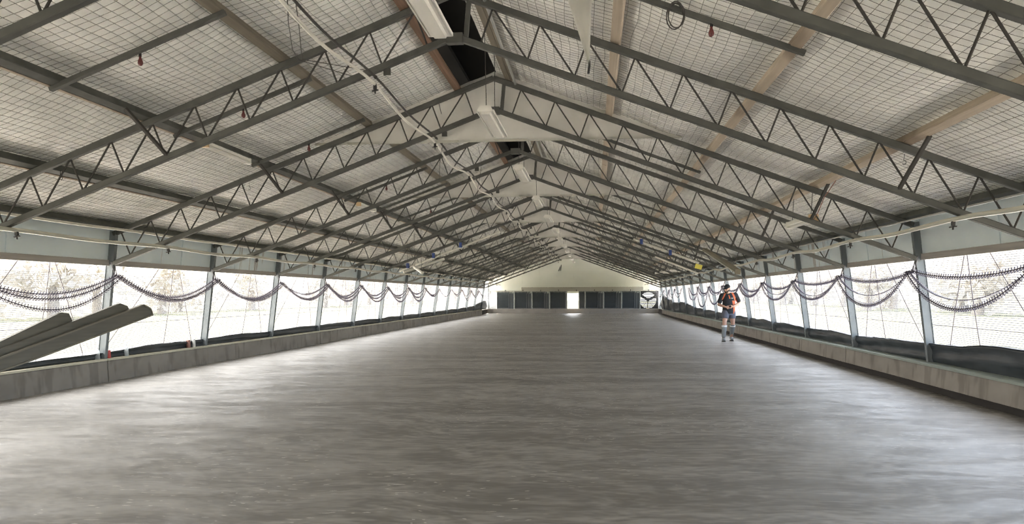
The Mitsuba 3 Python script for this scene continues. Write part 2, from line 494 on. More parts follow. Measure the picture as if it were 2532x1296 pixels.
# ------------------------------------------------------------------ trusses (frame at y = 0, then moved)
NODES = np.arange(0.28, 6.2, 0.5062)


def chord(side, zf, x0, x1, w, h):
    up = np.array([side * ST, 0, 1.0]); up /= np.linalg.norm(up)
    return MB().bar((x0, 0, zf(x0)), (x1, 0, zf(x1)), w, h, up, 0.008)


tr = []
for side in (-1, 1):
    xe = post_x(side, 2.0) if side < 0 else post_x(side, 2.0)
    xw = post_x(side, 2.35)
    tr.append(('top_chord', mikit.ply(chord(side, zt, XR, XR + side * 6.13, 0.075, 0.072).mesh(), 'truss_steel')))
    tr.append(('bottom_chord', mikit.ply(chord(side, zb, XR, xe + side * 0.02, 0.075, 0.066).mesh(), 'truss_steel')))
    nodes = NODES + (0.02 if side < 0 else 0.0)
    for i, d0 in enumerate(nodes):
        xb_ = XR + side * d0
        xt_ = XR + side * (d0 + 0.135)
        a = np.array([xb_, 0, zb(xb_) + 0.02]); b = np.array([xt_, 0, zt(xt_) - 0.02])
        tr.append(('web', mikit.ply(MB().tube([a, b], 0.0105, 6).mesh(), 'web_steel', smooth=40)))
        d2 = d0 + 0.5062
        if d2 > 6.25:
            continue
        xb2 = XR + side * d2
        tr.append(('web', mikit.ply(MB().tube([b, np.array([xb2, 0, zb(xb2) + 0.02])], 0.0105, 6).mesh(), 'web_steel', smooth=40)))
tr.append(('ridge_post', mikit.ply(MB().bar((XR + 0.12, 0, zb(XR + 0.12)), (XR + 0.16, 0, zt(XR + 0.16)), 0.05, 0.05, (0, 1, 0), 0.006).mesh(), 'truss_steel')))
tr.append(('ridge_plate', mikit.ply(MB().box((XR - 0.09, -0.047, ZB - 0.075), (XR + 0.09, 0.047, ZB + 0.03)).mesh(), 'truss_steel')))
tr.append(('hanger_lug', mikit.ply(MB().box((-2.30, -0.006, zb(-2.3) - 0.09), (-2.22, 0.006, zb(-2.3) - 0.02)).mesh(), 'truss_steel')))
vis = 0
for k in FRAMES:
    if k < -2: continue
    t = thing('roof_truss', ('grey steel lattice roof truss, ' + ordinal(vis) + ' from the camera') if k >= -1 else 'steel lattice roof truss above the camera, out of the picture', 'truss', 'roof trusses along the shed')
    if k >= -1: vis += 1
    M = T().translate([0, FY(k), 0])
    for n, d in tr:
        put(n, d, None, t, at=M)

# spreader angles between purlins on the left, braces from purlin to bottom chord
for j in range(10):
    y = 7.52 + 2.31 * j
    xa, xb_ = XR - 3.60, XR - 1.86
    t = MB().bar((xa, y, zt(xa) + 0.025), (xb_, y, zt(xb_) + 0.025), 0.055, 0.045, (-ST, 0, 1), 0.004)
    put('spreader_bar', t, 'truss_steel', label='steel angle between two purlins of the left slope, ' + ordinal(j) + ' from the camera', cat='steel bar', group='spreader bars under the left slope')
for j, y in enumerate((7.5, 14.4, 21.4)):
    xa, xb_ = XR + 1.66, XR + 3.30
    put('spreader_bar', MB().bar((XR + 0.4, y, zt(XR + 0.4) + 0.025), (xb_, y, zt(xb_) + 0.025), 0.055, 0.045, (ST, 0, 1), 0.004), 'truss_steel',
        label='steel angle between two purlins of the right slope, ' + ordinal(j) + ' from the camera', cat='steel bar', group='spreader bars under the right slope')
for side in (-1, 1):
    for j, k in enumerate(range(0, 11)):
        xa = XR + side * (3.50 if side < 0 else 4.78)
        xb_ = XR + side * (3.31 if side < 0 else 4.68)
        y = FY(k)
        put('brace_strut', MB().bar((xa, y - 0.50, zt(xa) + 0.05), (xb_, y - 0.02, zb(xb_) + 0.02), 0.035, 0.04, (1, 0, 0), 0.004), 'web_steel',
            label='dark steel fly brace from purlin to truss on the ' + name_side[side] + ' slope, ' + ordinal(j) + ' from the camera', cat='brace', group='fly braces on the ' + name_side[side] + ' slope')

# ------------------------------------------------------------------ side walls
HL, HR = None, None
for side in (-1, 1):
    W = 'wall_' + name_side[side]
    tag(W, kind='structure')
    s = side
    face = KERB_L if s < 0 else KERB_R
    out = OUT_L if s < 0 else OUT_R
    ztop = 0.445 if s < 0 else 0.455
    bays = [(FY(k), FY(k + 1)) for k in FRAMES[:-1]]
    # kerb panels, one per bay, standing on a set-back footing
    for i, (a, b) in enumerate(bays):
        m = MB()
        jj = 0.012 * ((i * 5) % 3 - 1)
        b2 = b - 0.015
        zlo = 0.16 if s > 0 else 0.0
        th = 0.10
        f2 = face + s * 0.0 + jj * 0.4
        poly = [(f2, zlo), (f2 + s * th, zlo), (f2 + s * th, ztop - 0.03), (f2 + s * 0.012, ztop - 0.03), (f2, ztop - 0.042)]
        m.prism(poly, 1, a, b2)
        put('kerb_panel', m, 'concrete', W)
        m = MB()
        m.box((min(f2 - s * 0.012, out), a, ztop - 0.032), (max(f2 - s * 0.012, out), b2, ztop))
        put('ledge_board', m, 'ledge_paint' if s > 0 else 'ledge_pale', W)
    m = MB(); xa, xb_ = face + s * 0.06, out
    m.box((min(xa, xb_), YS, -0.2), (max(xa, xb_), YE, 0.40))
    put('footing', m, 'dark_base', W)
    # fascia: rail and sheets
    for i, (a, b) in enumerate(bays):
        xf = post_x(s, 1.98) + s * 0.075
        m = MB().box((min(xf, xf + s * 0.045), a + 0.001, 1.945), (max(xf, xf + s * 0.045), b - 0.001, 2.035))
        put('rail', m, 'rail_wood', W)
        for q in range(3):
            p0, p1 = a + (b - a) * q / 3 - 0.015, a + (b - a) * (q + 1) / 3 + 0.015
            x0, x1 = post_x(s, 2.02) + s * 0.09, post_x(s, 2.6) + s * 0.09
            dx = s * 0.014 * ((3 * i + q) % 2)
            mm = MB()
            v = [(x0 + dx, p0, 2.02), (x0 + dx, p1, 2.02), (x1 + dx, p1, 2.66), (x1 + dx, p0, 2.66)]
            v += [(x + s * 0.012, y, z) for x, y, z in v]
            mm.add(v, [(0, 1, 2, 3), (7, 6, 5, 4), (0, 4, 5, 1), (1, 5, 6, 2), (2, 6, 7, 3), (3, 7, 4, 0)])
            put('fascia_sheet', mm, 'fascia_paint', W)
    # posts
    cnt = 0
    for k in FRAMES:
        if k < 0: continue
        y = FY(k)
        lab = ('blue-grey steel post in the ' + name_side[s] + ' wall, ' + ordinal(cnt) + ' post in view from the camera') if k >= 1 else 'blue-grey steel post of the ' + name_side[s] + ' wall just outside the picture'
        t = thing('steel_post', lab, 'post', 'posts of the ' + name_side[s] + ' wall')
        if k >= 1: cnt += 1
        dpt, wd = 0.12, 0.075
        def at(z, o): return np.array([post_x(s, z) + s * o, y, z])
        zl, zh = ztop, 2.49
        put('inner_flange', MB().bar(at(zl, 0.004), at(zh, 0.004), 0.008, wd, (0, 1, 0)), 'post_paint', t)
        put('outer_flange', MB().bar(at(zl, dpt), at(zh, dpt), 0.008, wd, (0, 1, 0)), 'post_paint', t)
        put('post_web', MB().bar(at(zl, dpt / 2 + 0.002), at(zh, dpt / 2 + 0.002), dpt - 0.012, 0.05, (0, 1, 0)), 'post_paint', t)
        put('side_bracket', MB().bar(at(2.0, 0.05) + [0, 0.075, 0], at(2.33, 0.05) + [0, 0.075, 0], 0.03, 0.03, (0, 1, 0)), 'post_paint', t)
    # wire mesh screens, one per bay, with cords
    for i, (a, b) in enumerate(bays):
        if i < 2: continue
        lab = 'see-through wire mesh screen in the ' + name_side[s] + ' wall, ' + (f'{ordinal(max(i - 3, 0))} bay in view' if i >= 3 else 'bay beside the camera')
        t = thing('wire_screen', lab, 'screen', 'wire screens of the ' + name_side[s] + ' wall')
        top = 1.94 if (s > 0 or i > 5) else 1.825
        o = 0.135
        m = MB(); ys_ = np.linspace(a, b, 9); nz = 0
        for z in np.arange(0.5, top, 0.0265):
            wv = 0.006 * np.sin(ys_ * 2.1 + z * 5 + i) * (1 if (i + int(s)) % 2 else 0.4)
            m.tube(np.stack([post_x(s, z + wv) + s * o, ys_, z + wv], -1), 0.0024, 4, cap=False)
        put('horizontal_wires', m, 'screen_wire', t, kind='stuff')
        m = MB()
        for yv in np.arange(a + 0.01, b, 0.0265):
            m.tube([(post_x(s, 0.48) + s * (o + 0.003), yv, 0.48), (post_x(s, top) + s * (o + 0.003), yv, top)], 0.0009, 3, cap=False)
        put('vertical_wires', m, 'screen_wire', t, kind='stuff')
        L = b - a; R = random.Random(i * 13 + (s > 0))
        mid = a + L * (0.40 + 0.06 * R.random())
        for (ya, yb) in ((mid, a + L * (0.0 + 0.03 * R.random())), (a + L * (0.62 + 0.05 * R.random()), a + L * (0.86 + 0.05 * R.random())), (a + L * 0.6, a + L * (0.54 + 0.03 * R.random()))):
            zz_ = np.linspace(1.96, 0.5, 7); tt = np.linspace(0, 1, 7)
            m = MB().tube(np.stack([post_x(s, zz_) + s * 0.12, ya + (yb - ya) * tt + 0.02 * np.sin(3.1 * tt), zz_], -1), 0.006, 4)
            put('winch_cord', m, 'cord', t)
        m = MB().tube([(post_x(s, 1.0) + s * 0.128, a, 1.0), (post_x(s, 1.0) + s * 0.128, b, 1.0)], 0.003, 4)
        put('tension_wire', m, 'cord', t)
        # hanging straps of the chains
    # black plastic curtain gathered along the foot of the screens
    yy = np.arange(YS, YE - 0.2, 0.07)
    nt = 10
    base = 0.44
    if s < 0:
        h = np.interp(yy, [0, 10.4, 12.5, 14, 16, 22, 35, 48, 54, 57.2, 58.6, 60.3, 61.4], [0.07, 0.07, 0.11, 0.135, 0.15, 0.17, 0.19, 0.24, 0.30, 0.52, 0.64, 0.62, 0.28])
    else:
        h = np.interp(yy, [0, 10, 13, 16.4, 20, 26, 32, 36, 41, 45, 50, 54, 58, 61.4], [0.37, 0.36, 0.28, 0.235, 0.26, 0.28, 0.30, 0.36, 0.40, 0.62, 0.55, 0.72, 0.92, 0.45])
    bump_ = meshkit.fbm(np.stack([yy * 1.3, yy * 0, yy * 0 + s], -1), 3, 5) - 0.5
    h = h * (1 + 0.16 * bump_) + 0.012 * np.clip(np.sin(yy * 1.795 + 1.1), -1, 1)
    P = np.zeros((len(yy), 2 * nt, 3))
    for q in range(2 * nt):
        v = q / (nt - 1) if q < nt else (2 * nt - 1 - q) / (nt - 1)
        inner = q < nt
        fold = 0.035 * (meshkit.fbm(np.stack([yy * 1.5, yy * 0 + v * 4.0, yy * 0 + s * 2], -1), 3, 12) - 0.5)
        off = (0.085 + 0.015 * np.sin(v * 9 + yy * 0.7)) if inner else 0.155
        P[:, q] = np.stack([post_x(s, base + h * v) + s * (off + fold - (0.02 * v if inner else 0)), yy, base + h * v], -1)
    put('curtain', MB().grid(P), 'black_plastic', smooth=True, label='black plastic curtain gathered along the ledge of the ' + name_side[s] + ' wall', cat='curtain')

# ------------------------------------------------------------------ hanging chains
link = MB()
link.box((-0.004, -0.037, -0.006), (0.004, 0.037, 0.006))
link.bar((0, -0.016, -0.036), (0, 0.014, 0.036), 0.009, 0.0065, (0, 1, 0))
link.bar((0, 0.034, -0.034), (0, 0.006, 0.0), 0.008, 0.006, (0, 1, 0))
LV, LF = link.mesh()


def chain_loop(x0, ya, yb, za, zb_, low, flat, fine):
    n = max(6, int(((yb - ya) + 1.4 * (za - low)) / 0.07)) if fine else 40
    t = np.linspace(0, 1, n)
    yv = ya + (yb - ya) * t
    k = 1 - (2 * t - 1) ** 2
    zv = za + (zb_ - za) * t - (0.5 * (za + zb_) - low) * k
    m = MB()
    pts = np.stack([x0 + 0.02 * np.sin(t * 6), yv, zv], -1)
    if not fine:
        m.tube(pts[::2], 0.017, 5)
        return m
    tg = np.gradient(pts, axis=0); tg /= np.linalg.norm(tg, axis=1, keepdims=True)
    V, F = [], []
    for i in range(n):
        d = tg[i]; u = np.array([0, -d[2], d[1]]); xx = np.array([1.0, 0, 0])
        a = flat[0] + flat[1] * math.sin(flat[2] + 2.3 * t[i])
        e1 = xx * math.cos(a) - u * math.sin(a); e3 = xx * math.sin(a) + u * math.cos(a)
        Rm = np.stack([e1, d, e3], 1)
        V.append(LV @ Rm.T + pts[i]); F.append(LF + i * len(LV))
    return m.add(np.vstack(V), np.vstack(F))


LOWS = {-1: [[1.49, 1.44, 1.40, 1.50, 1.44, 1.46, 1.45, 1.52, 1.47, 1.40, 1.50, 1.42, 1.45, 1.40],
             [1.42, 1.37, 1.38, 1.37, 1.38, 1.36, 1.36, 1.37, 1.42, None, 1.42, 1.25, 1.33, 1.28],
             [1.27, 1.40, 1.36, 1.36, 1.30, 1.26, 1.22, 1.22, None, None, None, 1.15, 1.35, 1.15]],
        1: [[1.665, 1.67, 1.67, 1.60, 1.55, 1.58, 1.52, 1.50, 1.45, None, 1.50, 1.45, 1.40, 1.45],
            [1.37, 1.43, 1.42, 1.45, 1.44, 1.44, 1.43, 1.40, 1.20, None, 1.32, 1.30, 1.28, 1.35],
            [1.26, 1.27, 1.36, 1.33, 1.40, 1.40, 1.10, 0.95, None, None, None, 1.15, 1.15, 1.30]]}
FLATS = {-1: [(0.1, 0.3, 0.0), (0.25, 0.4, 1.0), (-0.1, 0.3, 2.0)], 1: [(0.1, 0.2, 0.5), (0.9, 0.8, 0.0), (0.6, 0.9, -1.4)]}
for s in (-1, 1):
    for j, nm in enumerate(('upper', 'middle', 'lowest')):
        t = thing('hanging_chain', f'{nm} spiked plastic chain looped from post to post along the {name_side[s]} wall', 'chain', 'looped chains along the ' + name_side[s] + ' wall')
        lows = LOWS[s][j]
        for i in range(-2, 14):
            low = lows[max(i, 0)] if i >= 0 else lows[0]
            if low is None: continue
            ya, yb = FY(i) + 0.02 * j, FY(i + 1) + 0.02 * j
            if i == 13: yb = YE - 0.25
            za = 1.775 + 0.012 * (1 - j)
            x0 = post_x(s, 1.775) - s * (0.05 + 0.035 * j)
            put('loop', chain_loop(x0, ya, yb, za, za + 0.02 * math.sin(i * 2.0), low, FLATS[s][j], i < 9), 'chain_plastic', t)
    for i, k in enumerate(range(0, 15)):
        if k in (9, 10): continue
        y = FY(k)
        x0 = post_x(s, 1.775) - s * 0.05
        m = MB()
        for dy in (-0.06, 0.05, 0.0):
            m.tube([(post_x(s, 1.95) + s * 0.02, y + dy, 2.0), (x0 - s * 0.03 * (dy == 0), y + dy * 0.25, 1.75)], 0.005, 4)
        put('hanging_strap', m, 'cord', label='cord tying the chains to the ' + name_side[s] + ' wall at the ' + (ordinal(k - 1) + ' post in view' if k >= 1 else 'posts nearest the camera'), cat='strap', group='cords holding the chains of the ' + name_side[s] + ' wall')

# ------------------------------------------------------------------ end wall
W = 'wall_end'; tag(W, kind='structure')
TOPZ, BOTZ = 1.735, 0.455
for i in range(10):           # cream sheets up to the roof
    a, b = -7.85 + 12.8 * i / 10, -7.85 + 12.8 * (i + 1) / 10 - 0.008
    ps = [(a, TOPZ + 0.05), (b, TOPZ + 0.05)]
    zr = lambda x: zt(x) + 0.17
    up_ = [(b, zr(b))] + ([(XR, zr(XR))] if a < XR < b else []) + [(a, zr(a))]
    m = MB().prism(ps + up_, 1, YE + 0.006 * (i % 2), YE + 0.05)
    put('gable_sheet', m, 'cream_panel', W)
put('gable_back', MB().prism([(-8.0, 1.6), (5.1, 1.6), (5.1, 2.3), (XR, ZT + 0.3), (-8.0, 2.3)], 1, YE + 0.06, YE + 0.09), 'cream_panel', W)
put('lintel', MB().box((-7.85, YE - 0.03, TOPZ), (4.95, YE + 0.05, TOPZ + 0.07)), 'strip_board', W)
for i in range(7):
    a = -5.34 + 9.03 * i / 7; b = -5.34 + 9.03 * (i + 1) / 7 - 0.006
    put('strip_board', MB().prism([(YE - 0.055, 1.78), (YE, 1.78), (YE, 2.05), (YE - 0.035, 2.05)], 0, a, b), 'strip_board', W)
for x in np.arange(-6.55, 4.6, 1.33):
    put('hook', MB().box((x - 0.02, YE - 0.08, 1.76), (x + 0.02, YE - 0.02, 1.86)), 'black_part', W)
for i in range(5):
    a = -7.95 + 12.9 * i / 5; b = a + 12.9 / 5 - 0.01
    put('kerb_panel', MB().prism([(YE - 0.16, -0.1), (YE + 0.06, -0.1), (YE + 0.06, BOTZ), (YE - 0.14, BOTZ), (YE - 0.16, BOTZ - 0.03)], 0, a, b), 'concrete', W)
put('end_footing', MB().box((-8.2, YE - 0.09, -0.2), (5.2, YE + 0.05, BOTZ - 0.035)), 'dark_base', W)
put('corner_panel', MB().box((-7.80, YE - 0.01, BOTZ), (-7.24, YE + 0.04, TOPZ)), 'white_panel', W, label='white panel in the corner')
put('corner_panel', MB().box((4.80, YE - 0.01, BOTZ), (4.98, YE + 0.04, TOPZ)), 'white_panel', W, label='white panel in the corner')
for x in (-7.84, 4.97):
    put('corner_post', MB().box((x - 0.04, YE - 0.05, 0.4), (x + 0.04, YE + 0.03, 2.3)), 'post_paint', W)
MULL = [-7.22, -5.89, -4.55, -3.23, -1.93, -1.05, -0.58, 0.78, 2.11, 3.47]
for x in MULL[1:]:
    put('mullion', MB().bar((x, YE - 0.05, BOTZ), (x, YE - 0.05, TOPZ), 0.055, 0.05, (0, 1, 0), 0.006), 'mullion_grey', W)
spans = [(-7.22, -5.89), (-5.89, -4.55), (-4.55, -3.23), (-3.23, -1.93), (-1.05, -0.58), (-0.58, 0.78), (0.78, 2.11), (2.11, 3.47)]
for i, (a, b) in enumerate(spans):
    t = thing('louvre_shutter', 'closed dark grey louvre shutter in the end wall, ' + ordinal(i) + ' from the left', 'shutter', 'louvre shutters in the end wall')
    wide = b - a > 0.8
    x1 = a + (b - a) * (0.72 if wide and i != 3 else 0.93)
    put('backing', MB().box((a + 0.02, YE + 0.06, BOTZ), (b - 0.02, YE + 0.09, TOPZ)), 'louvre_dark', t)
    fr = MB()
    for (xa, xb_, za, zb_) in ((a + 0.03, x1, TOPZ - 0.06, TOPZ - 0.01), (a + 0.03, x1, BOTZ + 0.01, BOTZ + 0.06), (a + 0.03, a + 0.07, BOTZ + 0.06, TOPZ - 0.06), (x1 - 0.05, x1, BOTZ + 0.06, TOPZ - 0.06)):
        fr.box((xa, YE - 0.01, za), (xb_, YE + 0.03, zb_))
    put('frame', fr, 'louvre_frame', t)
    for q in range(13):
        z0 = BOTZ + 0.075 + q * 0.0865
        put('slat', MB().bar((a + 0.07, YE + 0.025, z0 + 0.04), (x1 - 0.05, YE + 0.025, z0 + 0.04), 0.008, 0.095, (0, -0.42, 1)), 'louvre_dark', t)
    if wide and i != 3:
        put('side_channel', MB().box((x1 + 0.10, YE + 0.01, BOTZ), (x1 + 0.16, YE + 0.05, TOPZ - 0.02)), 'louvre_frame', t)
# fan with open shutter
t = thing('exhaust_fan', 'round black exhaust fan with daylight between its shutter slats, right end of the end wall', 'fan')
cx, cz, rad = 4.05, 1.05, 0.60
ring = m3.CrossSection([[(3.49, BOTZ), (4.80, BOTZ), (4.80, TOPZ), (3.49, TOPZ)]]) - m3.CrossSection.circle(rad, 40).translate((cx, cz))
mf = ring.extrude(0.04).rotate((90, 0, 0)).translate((0, YE + 0.05, 0))
put('housing', mf, 'fan_black', t)
put('housing_rim', MB().box((3.9, YE - 0.02, 1.66), (4.7, YE + 0.005, 1.70)), 'louvre_frame', t)
for q in range(12):
    z0 = cz - rad + 0.04 + q * 0.102
    half = math.sqrt(max(rad ** 2 - (z0 - cz) ** 2, 0.01)) + 0.02
    put('slat', MB().bar((cx - half, YE + 0.10, z0), (cx + half, YE + 0.10, z0), 0.05, 0.046, (0, 0, 1)), 'fan_black', t)
put('motor', MB().tube([(cx, YE + 0.02, cz + 0.04), (cx, YE + 0.10, cz + 0.04)], 0.11, 12), 'fan_black', t)
for q, ang in enumerate((25, 148, 268)):
    a = math.radians(ang); d = np.array([math.cos(a), 0, math.sin(a)]); e = np.array([-math.sin(a), 0, math.cos(a)])
    c0 = np.array([cx, YE + 0.065, cz + 0.04])
    wv = (0.07, 0.17) if q < 2 else (0.035, 0.04)
    v = [c0 + d * 0.05 - e * wv[0], c0 + d * 0.05 + e * wv[0], c0 + d * 0.58 + e * wv[1] * 0.6, c0 + d * 0.58 - e * wv[1] * 0.6]
    v += [x + np.array([0, 0.01, 0]) for x in v]
    put('blade', MB().add(v, BOXF), 'fan_black', t)
for xo in (-0.4, 0.4):
    put('stay', MB().tube([(cx, YE + 0.03, cz), (cx + xo, YE + 0.03, cz - 0.45)], 0.012, 5), 'fan_black', t)
# loop of black hose on the gable
m = MB().tube([(-2.55, YE - 0.03, 3.25), (-2.44, YE - 0.03, 3.62), (-2.40, YE - 0.03, 3.25), (-2.37, YE - 0.03, 3.7)], 0.02, 5)
put('black_hose', m, 'black_part', label='short black hose hanging on the cream gable', cat='hose')

# wall behind the camera
m = MB().prism([(-8.2, -0.1), (5.2, -0.1), (5.2, 2.6), (XR, 5.2), (-8.2, 2.6)], 1, YS - 0.05, YS)
put('wall_front', m, 'cream_panel', kind='structure')

# ------------------------------------------------------------------ plastic baffles under the ridge
for j, k in enumerate((1, 3, 5, 7, 9, 11, 13)):
    y = FY(k) + 0.075; zl = 3.78 if k < 9 else 3.82
    dmax = (ZT + 0.12 - zl) / ST
    n = 61
    d = np.linspace(-dmax, dmax, n); tt = np.linspace(0, 1, 12)
    P = np.zeros((12, n, 3))
    ph = np.abs(d) / 0.45
    for q, v in enumerate(tt):
        top = ZT + 0.12 - ST * np.abs(d)
        z = zl + (top - zl) * v
        rip = 0.028 * np.sin(d * 6 + 3 * z + k) * (0.3 + 0.7 * v) + 0.05 * (meshkit.fbm(np.stack([d * 1.6 + k, z * 2.2, z * 0], -1), 3, k) - 0.5)
        P[q] = np.stack([XR + d, y + np.abs(rip), z], -1)
    t = thing('ridge_baffle', 'translucent plastic sheet hung below the ridge behind a truss, ' + ordinal(j) + ' from the camera', 'plastic sheet', 'plastic sheets below the ridge')
    put('film', MB().grid(P), 'baffle_film', t, smooth=True)
    put('hem_batten', MB().bar((XR - dmax, y + 0.02, zl + 0.012), (XR + dmax, y + 0.02, zl + 0.012), 0.02, 0.035), 'strip_board', t)
# gathered sheet hanging from the roof lining to a point
P = np.zeros((16, 18, 3)); a = np.linspace(0, 2 * math.pi, 18)
for q, v in enumerate(np.linspace(0, 1, 16)):
    xl = -0.31 + 0.25 * v ** 0.9; xr_ = -0.03 - 0.02 * v
    P[q] = np.stack([(xl + xr_) / 2 + (xr_ - xl) / 2 * np.cos(a), 8.15 + (0.012 + 0.03 * (1 - v)) * np.sin(a) + 0.010 * np.sin(4 * a + 3 * v), np.full(18, 4.36 - 0.72 * v) + 0.015 * np.sin(3 * a)], -1)
t = thing('rolled_sheet', 'cream plastic sheet gathered to a point, hanging under the roof right of the ridge', 'plastic sheet')
put('film', MB().grid(P), 'baffle_film', t, smooth=True)
put('tie', MB().tube([(-0.055, 8.15, 3.68), (-0.05, 8.15, 3.63), (-0.06, 8.16, 3.56)], 0.012, 5), 'black_part', t)

# ------------------------------------------------------------------ row of lamps below the ridge
LW, LL = 0.19, 1.62
prof = [(-0.06, 0.055), (0.06, 0.055), (0.095, 0.0), (0.088, -0.012), (-0.088, -0.012), (-0.095, 0.0)]
for j in range(12):
    ya = 5.68 + 4.565 * j; x = -1.33; z = 3.70
    ti = 0.0
    t = thing('strip_light', 'white fluorescent batten light hanging below the ridge, ' + ordinal(j) + ' in the row from the camera', 'light', 'row of lights below the ridge')
    sx, uz = np.array([1.0, 0, 0]), np.array([0, 0, 1.0])
    ya2 = ya + LL
    put('housing', MB().sweep([(x, ya, z), (x, ya2, z)], prof, sx, uz), 'lamp_white', t)
    put('diffuser', MB().sweep([(x, ya + 0.03, z), (x, ya2 - 0.03, z)], [(-0.062, -0.010), (0.062, -0.010), (0.05, -0.040), (-0.05, -0.040)], sx, uz), 'lamp_cover', t)
    for yy_ in (ya, ya2):
        put('end_cap', MB().sweep([(x, yy_ - 0.012, z), (x, yy_ + 0.012, z)], [(a * 1.05, b * 1.08) for a, b in prof], sx, uz), 'lamp_white', t)
    for xo in (-0.10, 0.10):
        put('lip', MB().sweep([(x + xo, ya, z), (x + xo, ya2, z)], [(-0.007, -0.016), (0.007, -0.016), (0.007, 0.012), (-0.007, 0.012)], sx, uz), 'lamp_white', t)
    for q, yy_ in enumerate((ya + 0.12, ya + 0.75)):
        put('hanging_cord', MB().tube([(x + 0.03 * q, yy_, z + 0.05), (x - 0.02 + 0.05 * q, yy_ + 0.01, 4.78)], 0.0045, 5), 'cable', t)

# ------------------------------------------------------------------ pipes
def nozzle(parent, x, y, z, s=1.0):
    m = MB()
    m.box((x - 0.022 * s, y - 0.022 * s, z - 0.055 * s), (x + 0.022 * s, y + 0.022 * s, z + 0.025 * s))
    m.bar((x - 0.05 * s, y, z - 0.075 * s), (x + 0.05 * s, y, z - 0.060 * s), 0.018 * s, 0.018 * s, (0, 0, 1))
    m.tube([(x, y, z - 0.05 * s), (x, y, z - 0.11 * s)], 0.012 * s, 6)
    put('nozzle', m, 'black_part', parent, label='black spray nozzle')


def pipe(label, x, zf, r, sag, y0, y1, material, noz, lateral=0.0, hang=None, seg=14, group=None):
    ys_ = []
    k0 = int(math.floor((y0 - FY(0)) / PITCH_Y)); k1 = int(math.ceil((y1 - FY(0)) / PITCH_Y))
    pts = []
    for k in range(k0, k1 + 1):
        for q in range(seg):
            yy_ = FY(k) + PITCH_Y * q / seg
            if y0 <= yy_ <= y1:
                f = math.sin(math.pi * q / seg) ** 2
                rs = 0.75 + 0.5 * ((k * 37) % 10) / 10
                pts.append((x + lateral * f * rs, yy_, zf - sag * f * rs))
    t = thing('pipe', label, 'pipe', group)
    put('tube', MB().tube(pts, r, 8), material, t, smooth=50)
    if noz:
        for k in range(max(k0, -1), k1 + 1):
            yy_ = FY(k) + 0.12
            if y0 < yy_ < y1:
                nozzle(t, x, yy_, zf - r, 0.75)
    else:
        for k in range(max(k0, -1), k1 + 1):
            if y0 < FY(k) < y1:
                put('clip', MB().bar((x, FY(k) - 0.02, zf), (x, FY(k) + 0.02, zf), r * 2.5, r * 2.5, (0, 0, 1), r * 0.4), material, t)
    return t, pts


pipe('white plastic mist pipe sagging between trusses left of the ridge', -2.43, 3.79, 0.017, 0.085, 1.0, 58.5, 'pvc', True, -0.03)
pipe('dark steel wire tube carrying the white mist pipe left of the ridge', -2.39, 3.835, 0.013, 0.045, 1.0, 58.5, 'web_steel', False, -0.02)
pipe('straight silver conduit along the timber right of the ridge', -1.175, 4.585, 0.02, 0.0, -2, 40, 'conduit_steel', False)
pipe('cream mist pipe hung under the trusses by the left eave, the lower of two', -6.80, 2.238, 0.026, 0.03, -2, 60.5, 'pvc', True, 0.02)
pipe('cream pipe close under the left eave, the upper of two', -7.18, 2.47, 0.020, 0.012, -2, 60.5, 'pvc', False)
pipe('cream mist pipe with clips, waving along the right eave', 3.79, 2.235, 0.026, 0.05, -2, 60.5, 'pvc', True, -0.06)
pipe('thin grey conduit behind the cream pipe of the right eave', 4.15, 2.42, 0.012, 0.0, -2, 60.5, 'conduit_steel', False)

# white tubes lying across the far trusses, with blue clamps
for i, (p, q, lab) in enumerate([((1.25, 26.4, 3.20), (3.30, 26.4, 2.44), 'long white tube lying along a far truss on the right'),
                                 ((2.2, 30.1, 2.815), (3.72, 30.0, 2.21), 'shorter white tube by the right wall pipe, far down'),
                                 ((-6.3, 26.5, 2.24), (-2.97, 26.5, 3.48), 'long white tube slanting along a far truss on the left')]):
    t = put('white_tube', MB().tube([p, q], 0.035, 8), 'pvc', label=lab, cat='tube', smooth=50)
for p, lab in (((-6.0, 26.45, 2.42), 'lowest of three blue clamps on the left tube'), ((-5.15, 26.45, 2.74), 'middle one of three blue clamps on the left tube'), ((-4.26, 26.45, 3.07), 'topmost of three blue clamps on the left tube'),
               ((1.5, 26.35, 3.12), 'upper blue clamp on the right tube'), ((2.4, 26.35, 2.77), 'lower blue clamp on the right tube')):
    put('blue_clamp', MB().bar(np.array(p) + [0, 0, -0.08], np.array(p) + [0.0, 0, 0.08], 0.09, 0.08, (0, 1, 0), 0.015), 'blue_plastic', label=lab, cat='clamp')
for a, b, lab in (((-5.95, 25.6, 2.19), (-4.75, 26.2, 2.62), 'white lamp tube slanting up by the left eave pipe'), ((-5.55, 25.3, 2.34), (-5.05, 24.2, 2.12), 'white lamp tube crossing another by the left eave pipe')):
    t = thing('white_tube', lab, 'tube'); a = np.array(a); b = np.array(b)
    put('tube', MB().tube([a, b], 0.04, 8), 'lamp_white', t, smooth=50)
    for f in (0.1, 0.9):
        c = a + (b - a) * f
        put('hanging_cord', MB().tube([c, [c[0], c[1], zt(c[0]) + 0.14]], 0.005, 4), 'cable', t)
t = thing('yellow_sign', 'small yellow plate hanging under the far right trusses', 'plate')
put('plate', MB().bar((3.28, 26.5, 2.26), (3.32, 26.5, 2.40), 0.22, 0.012, (0, 1, 0)), 'yellow_plate', t)
put('hanging_wire', MB().tube([(3.32, 26.5, 2.39), (3.32, 26.6, zb(3.32))], 0.005, 4), 'cable', t)

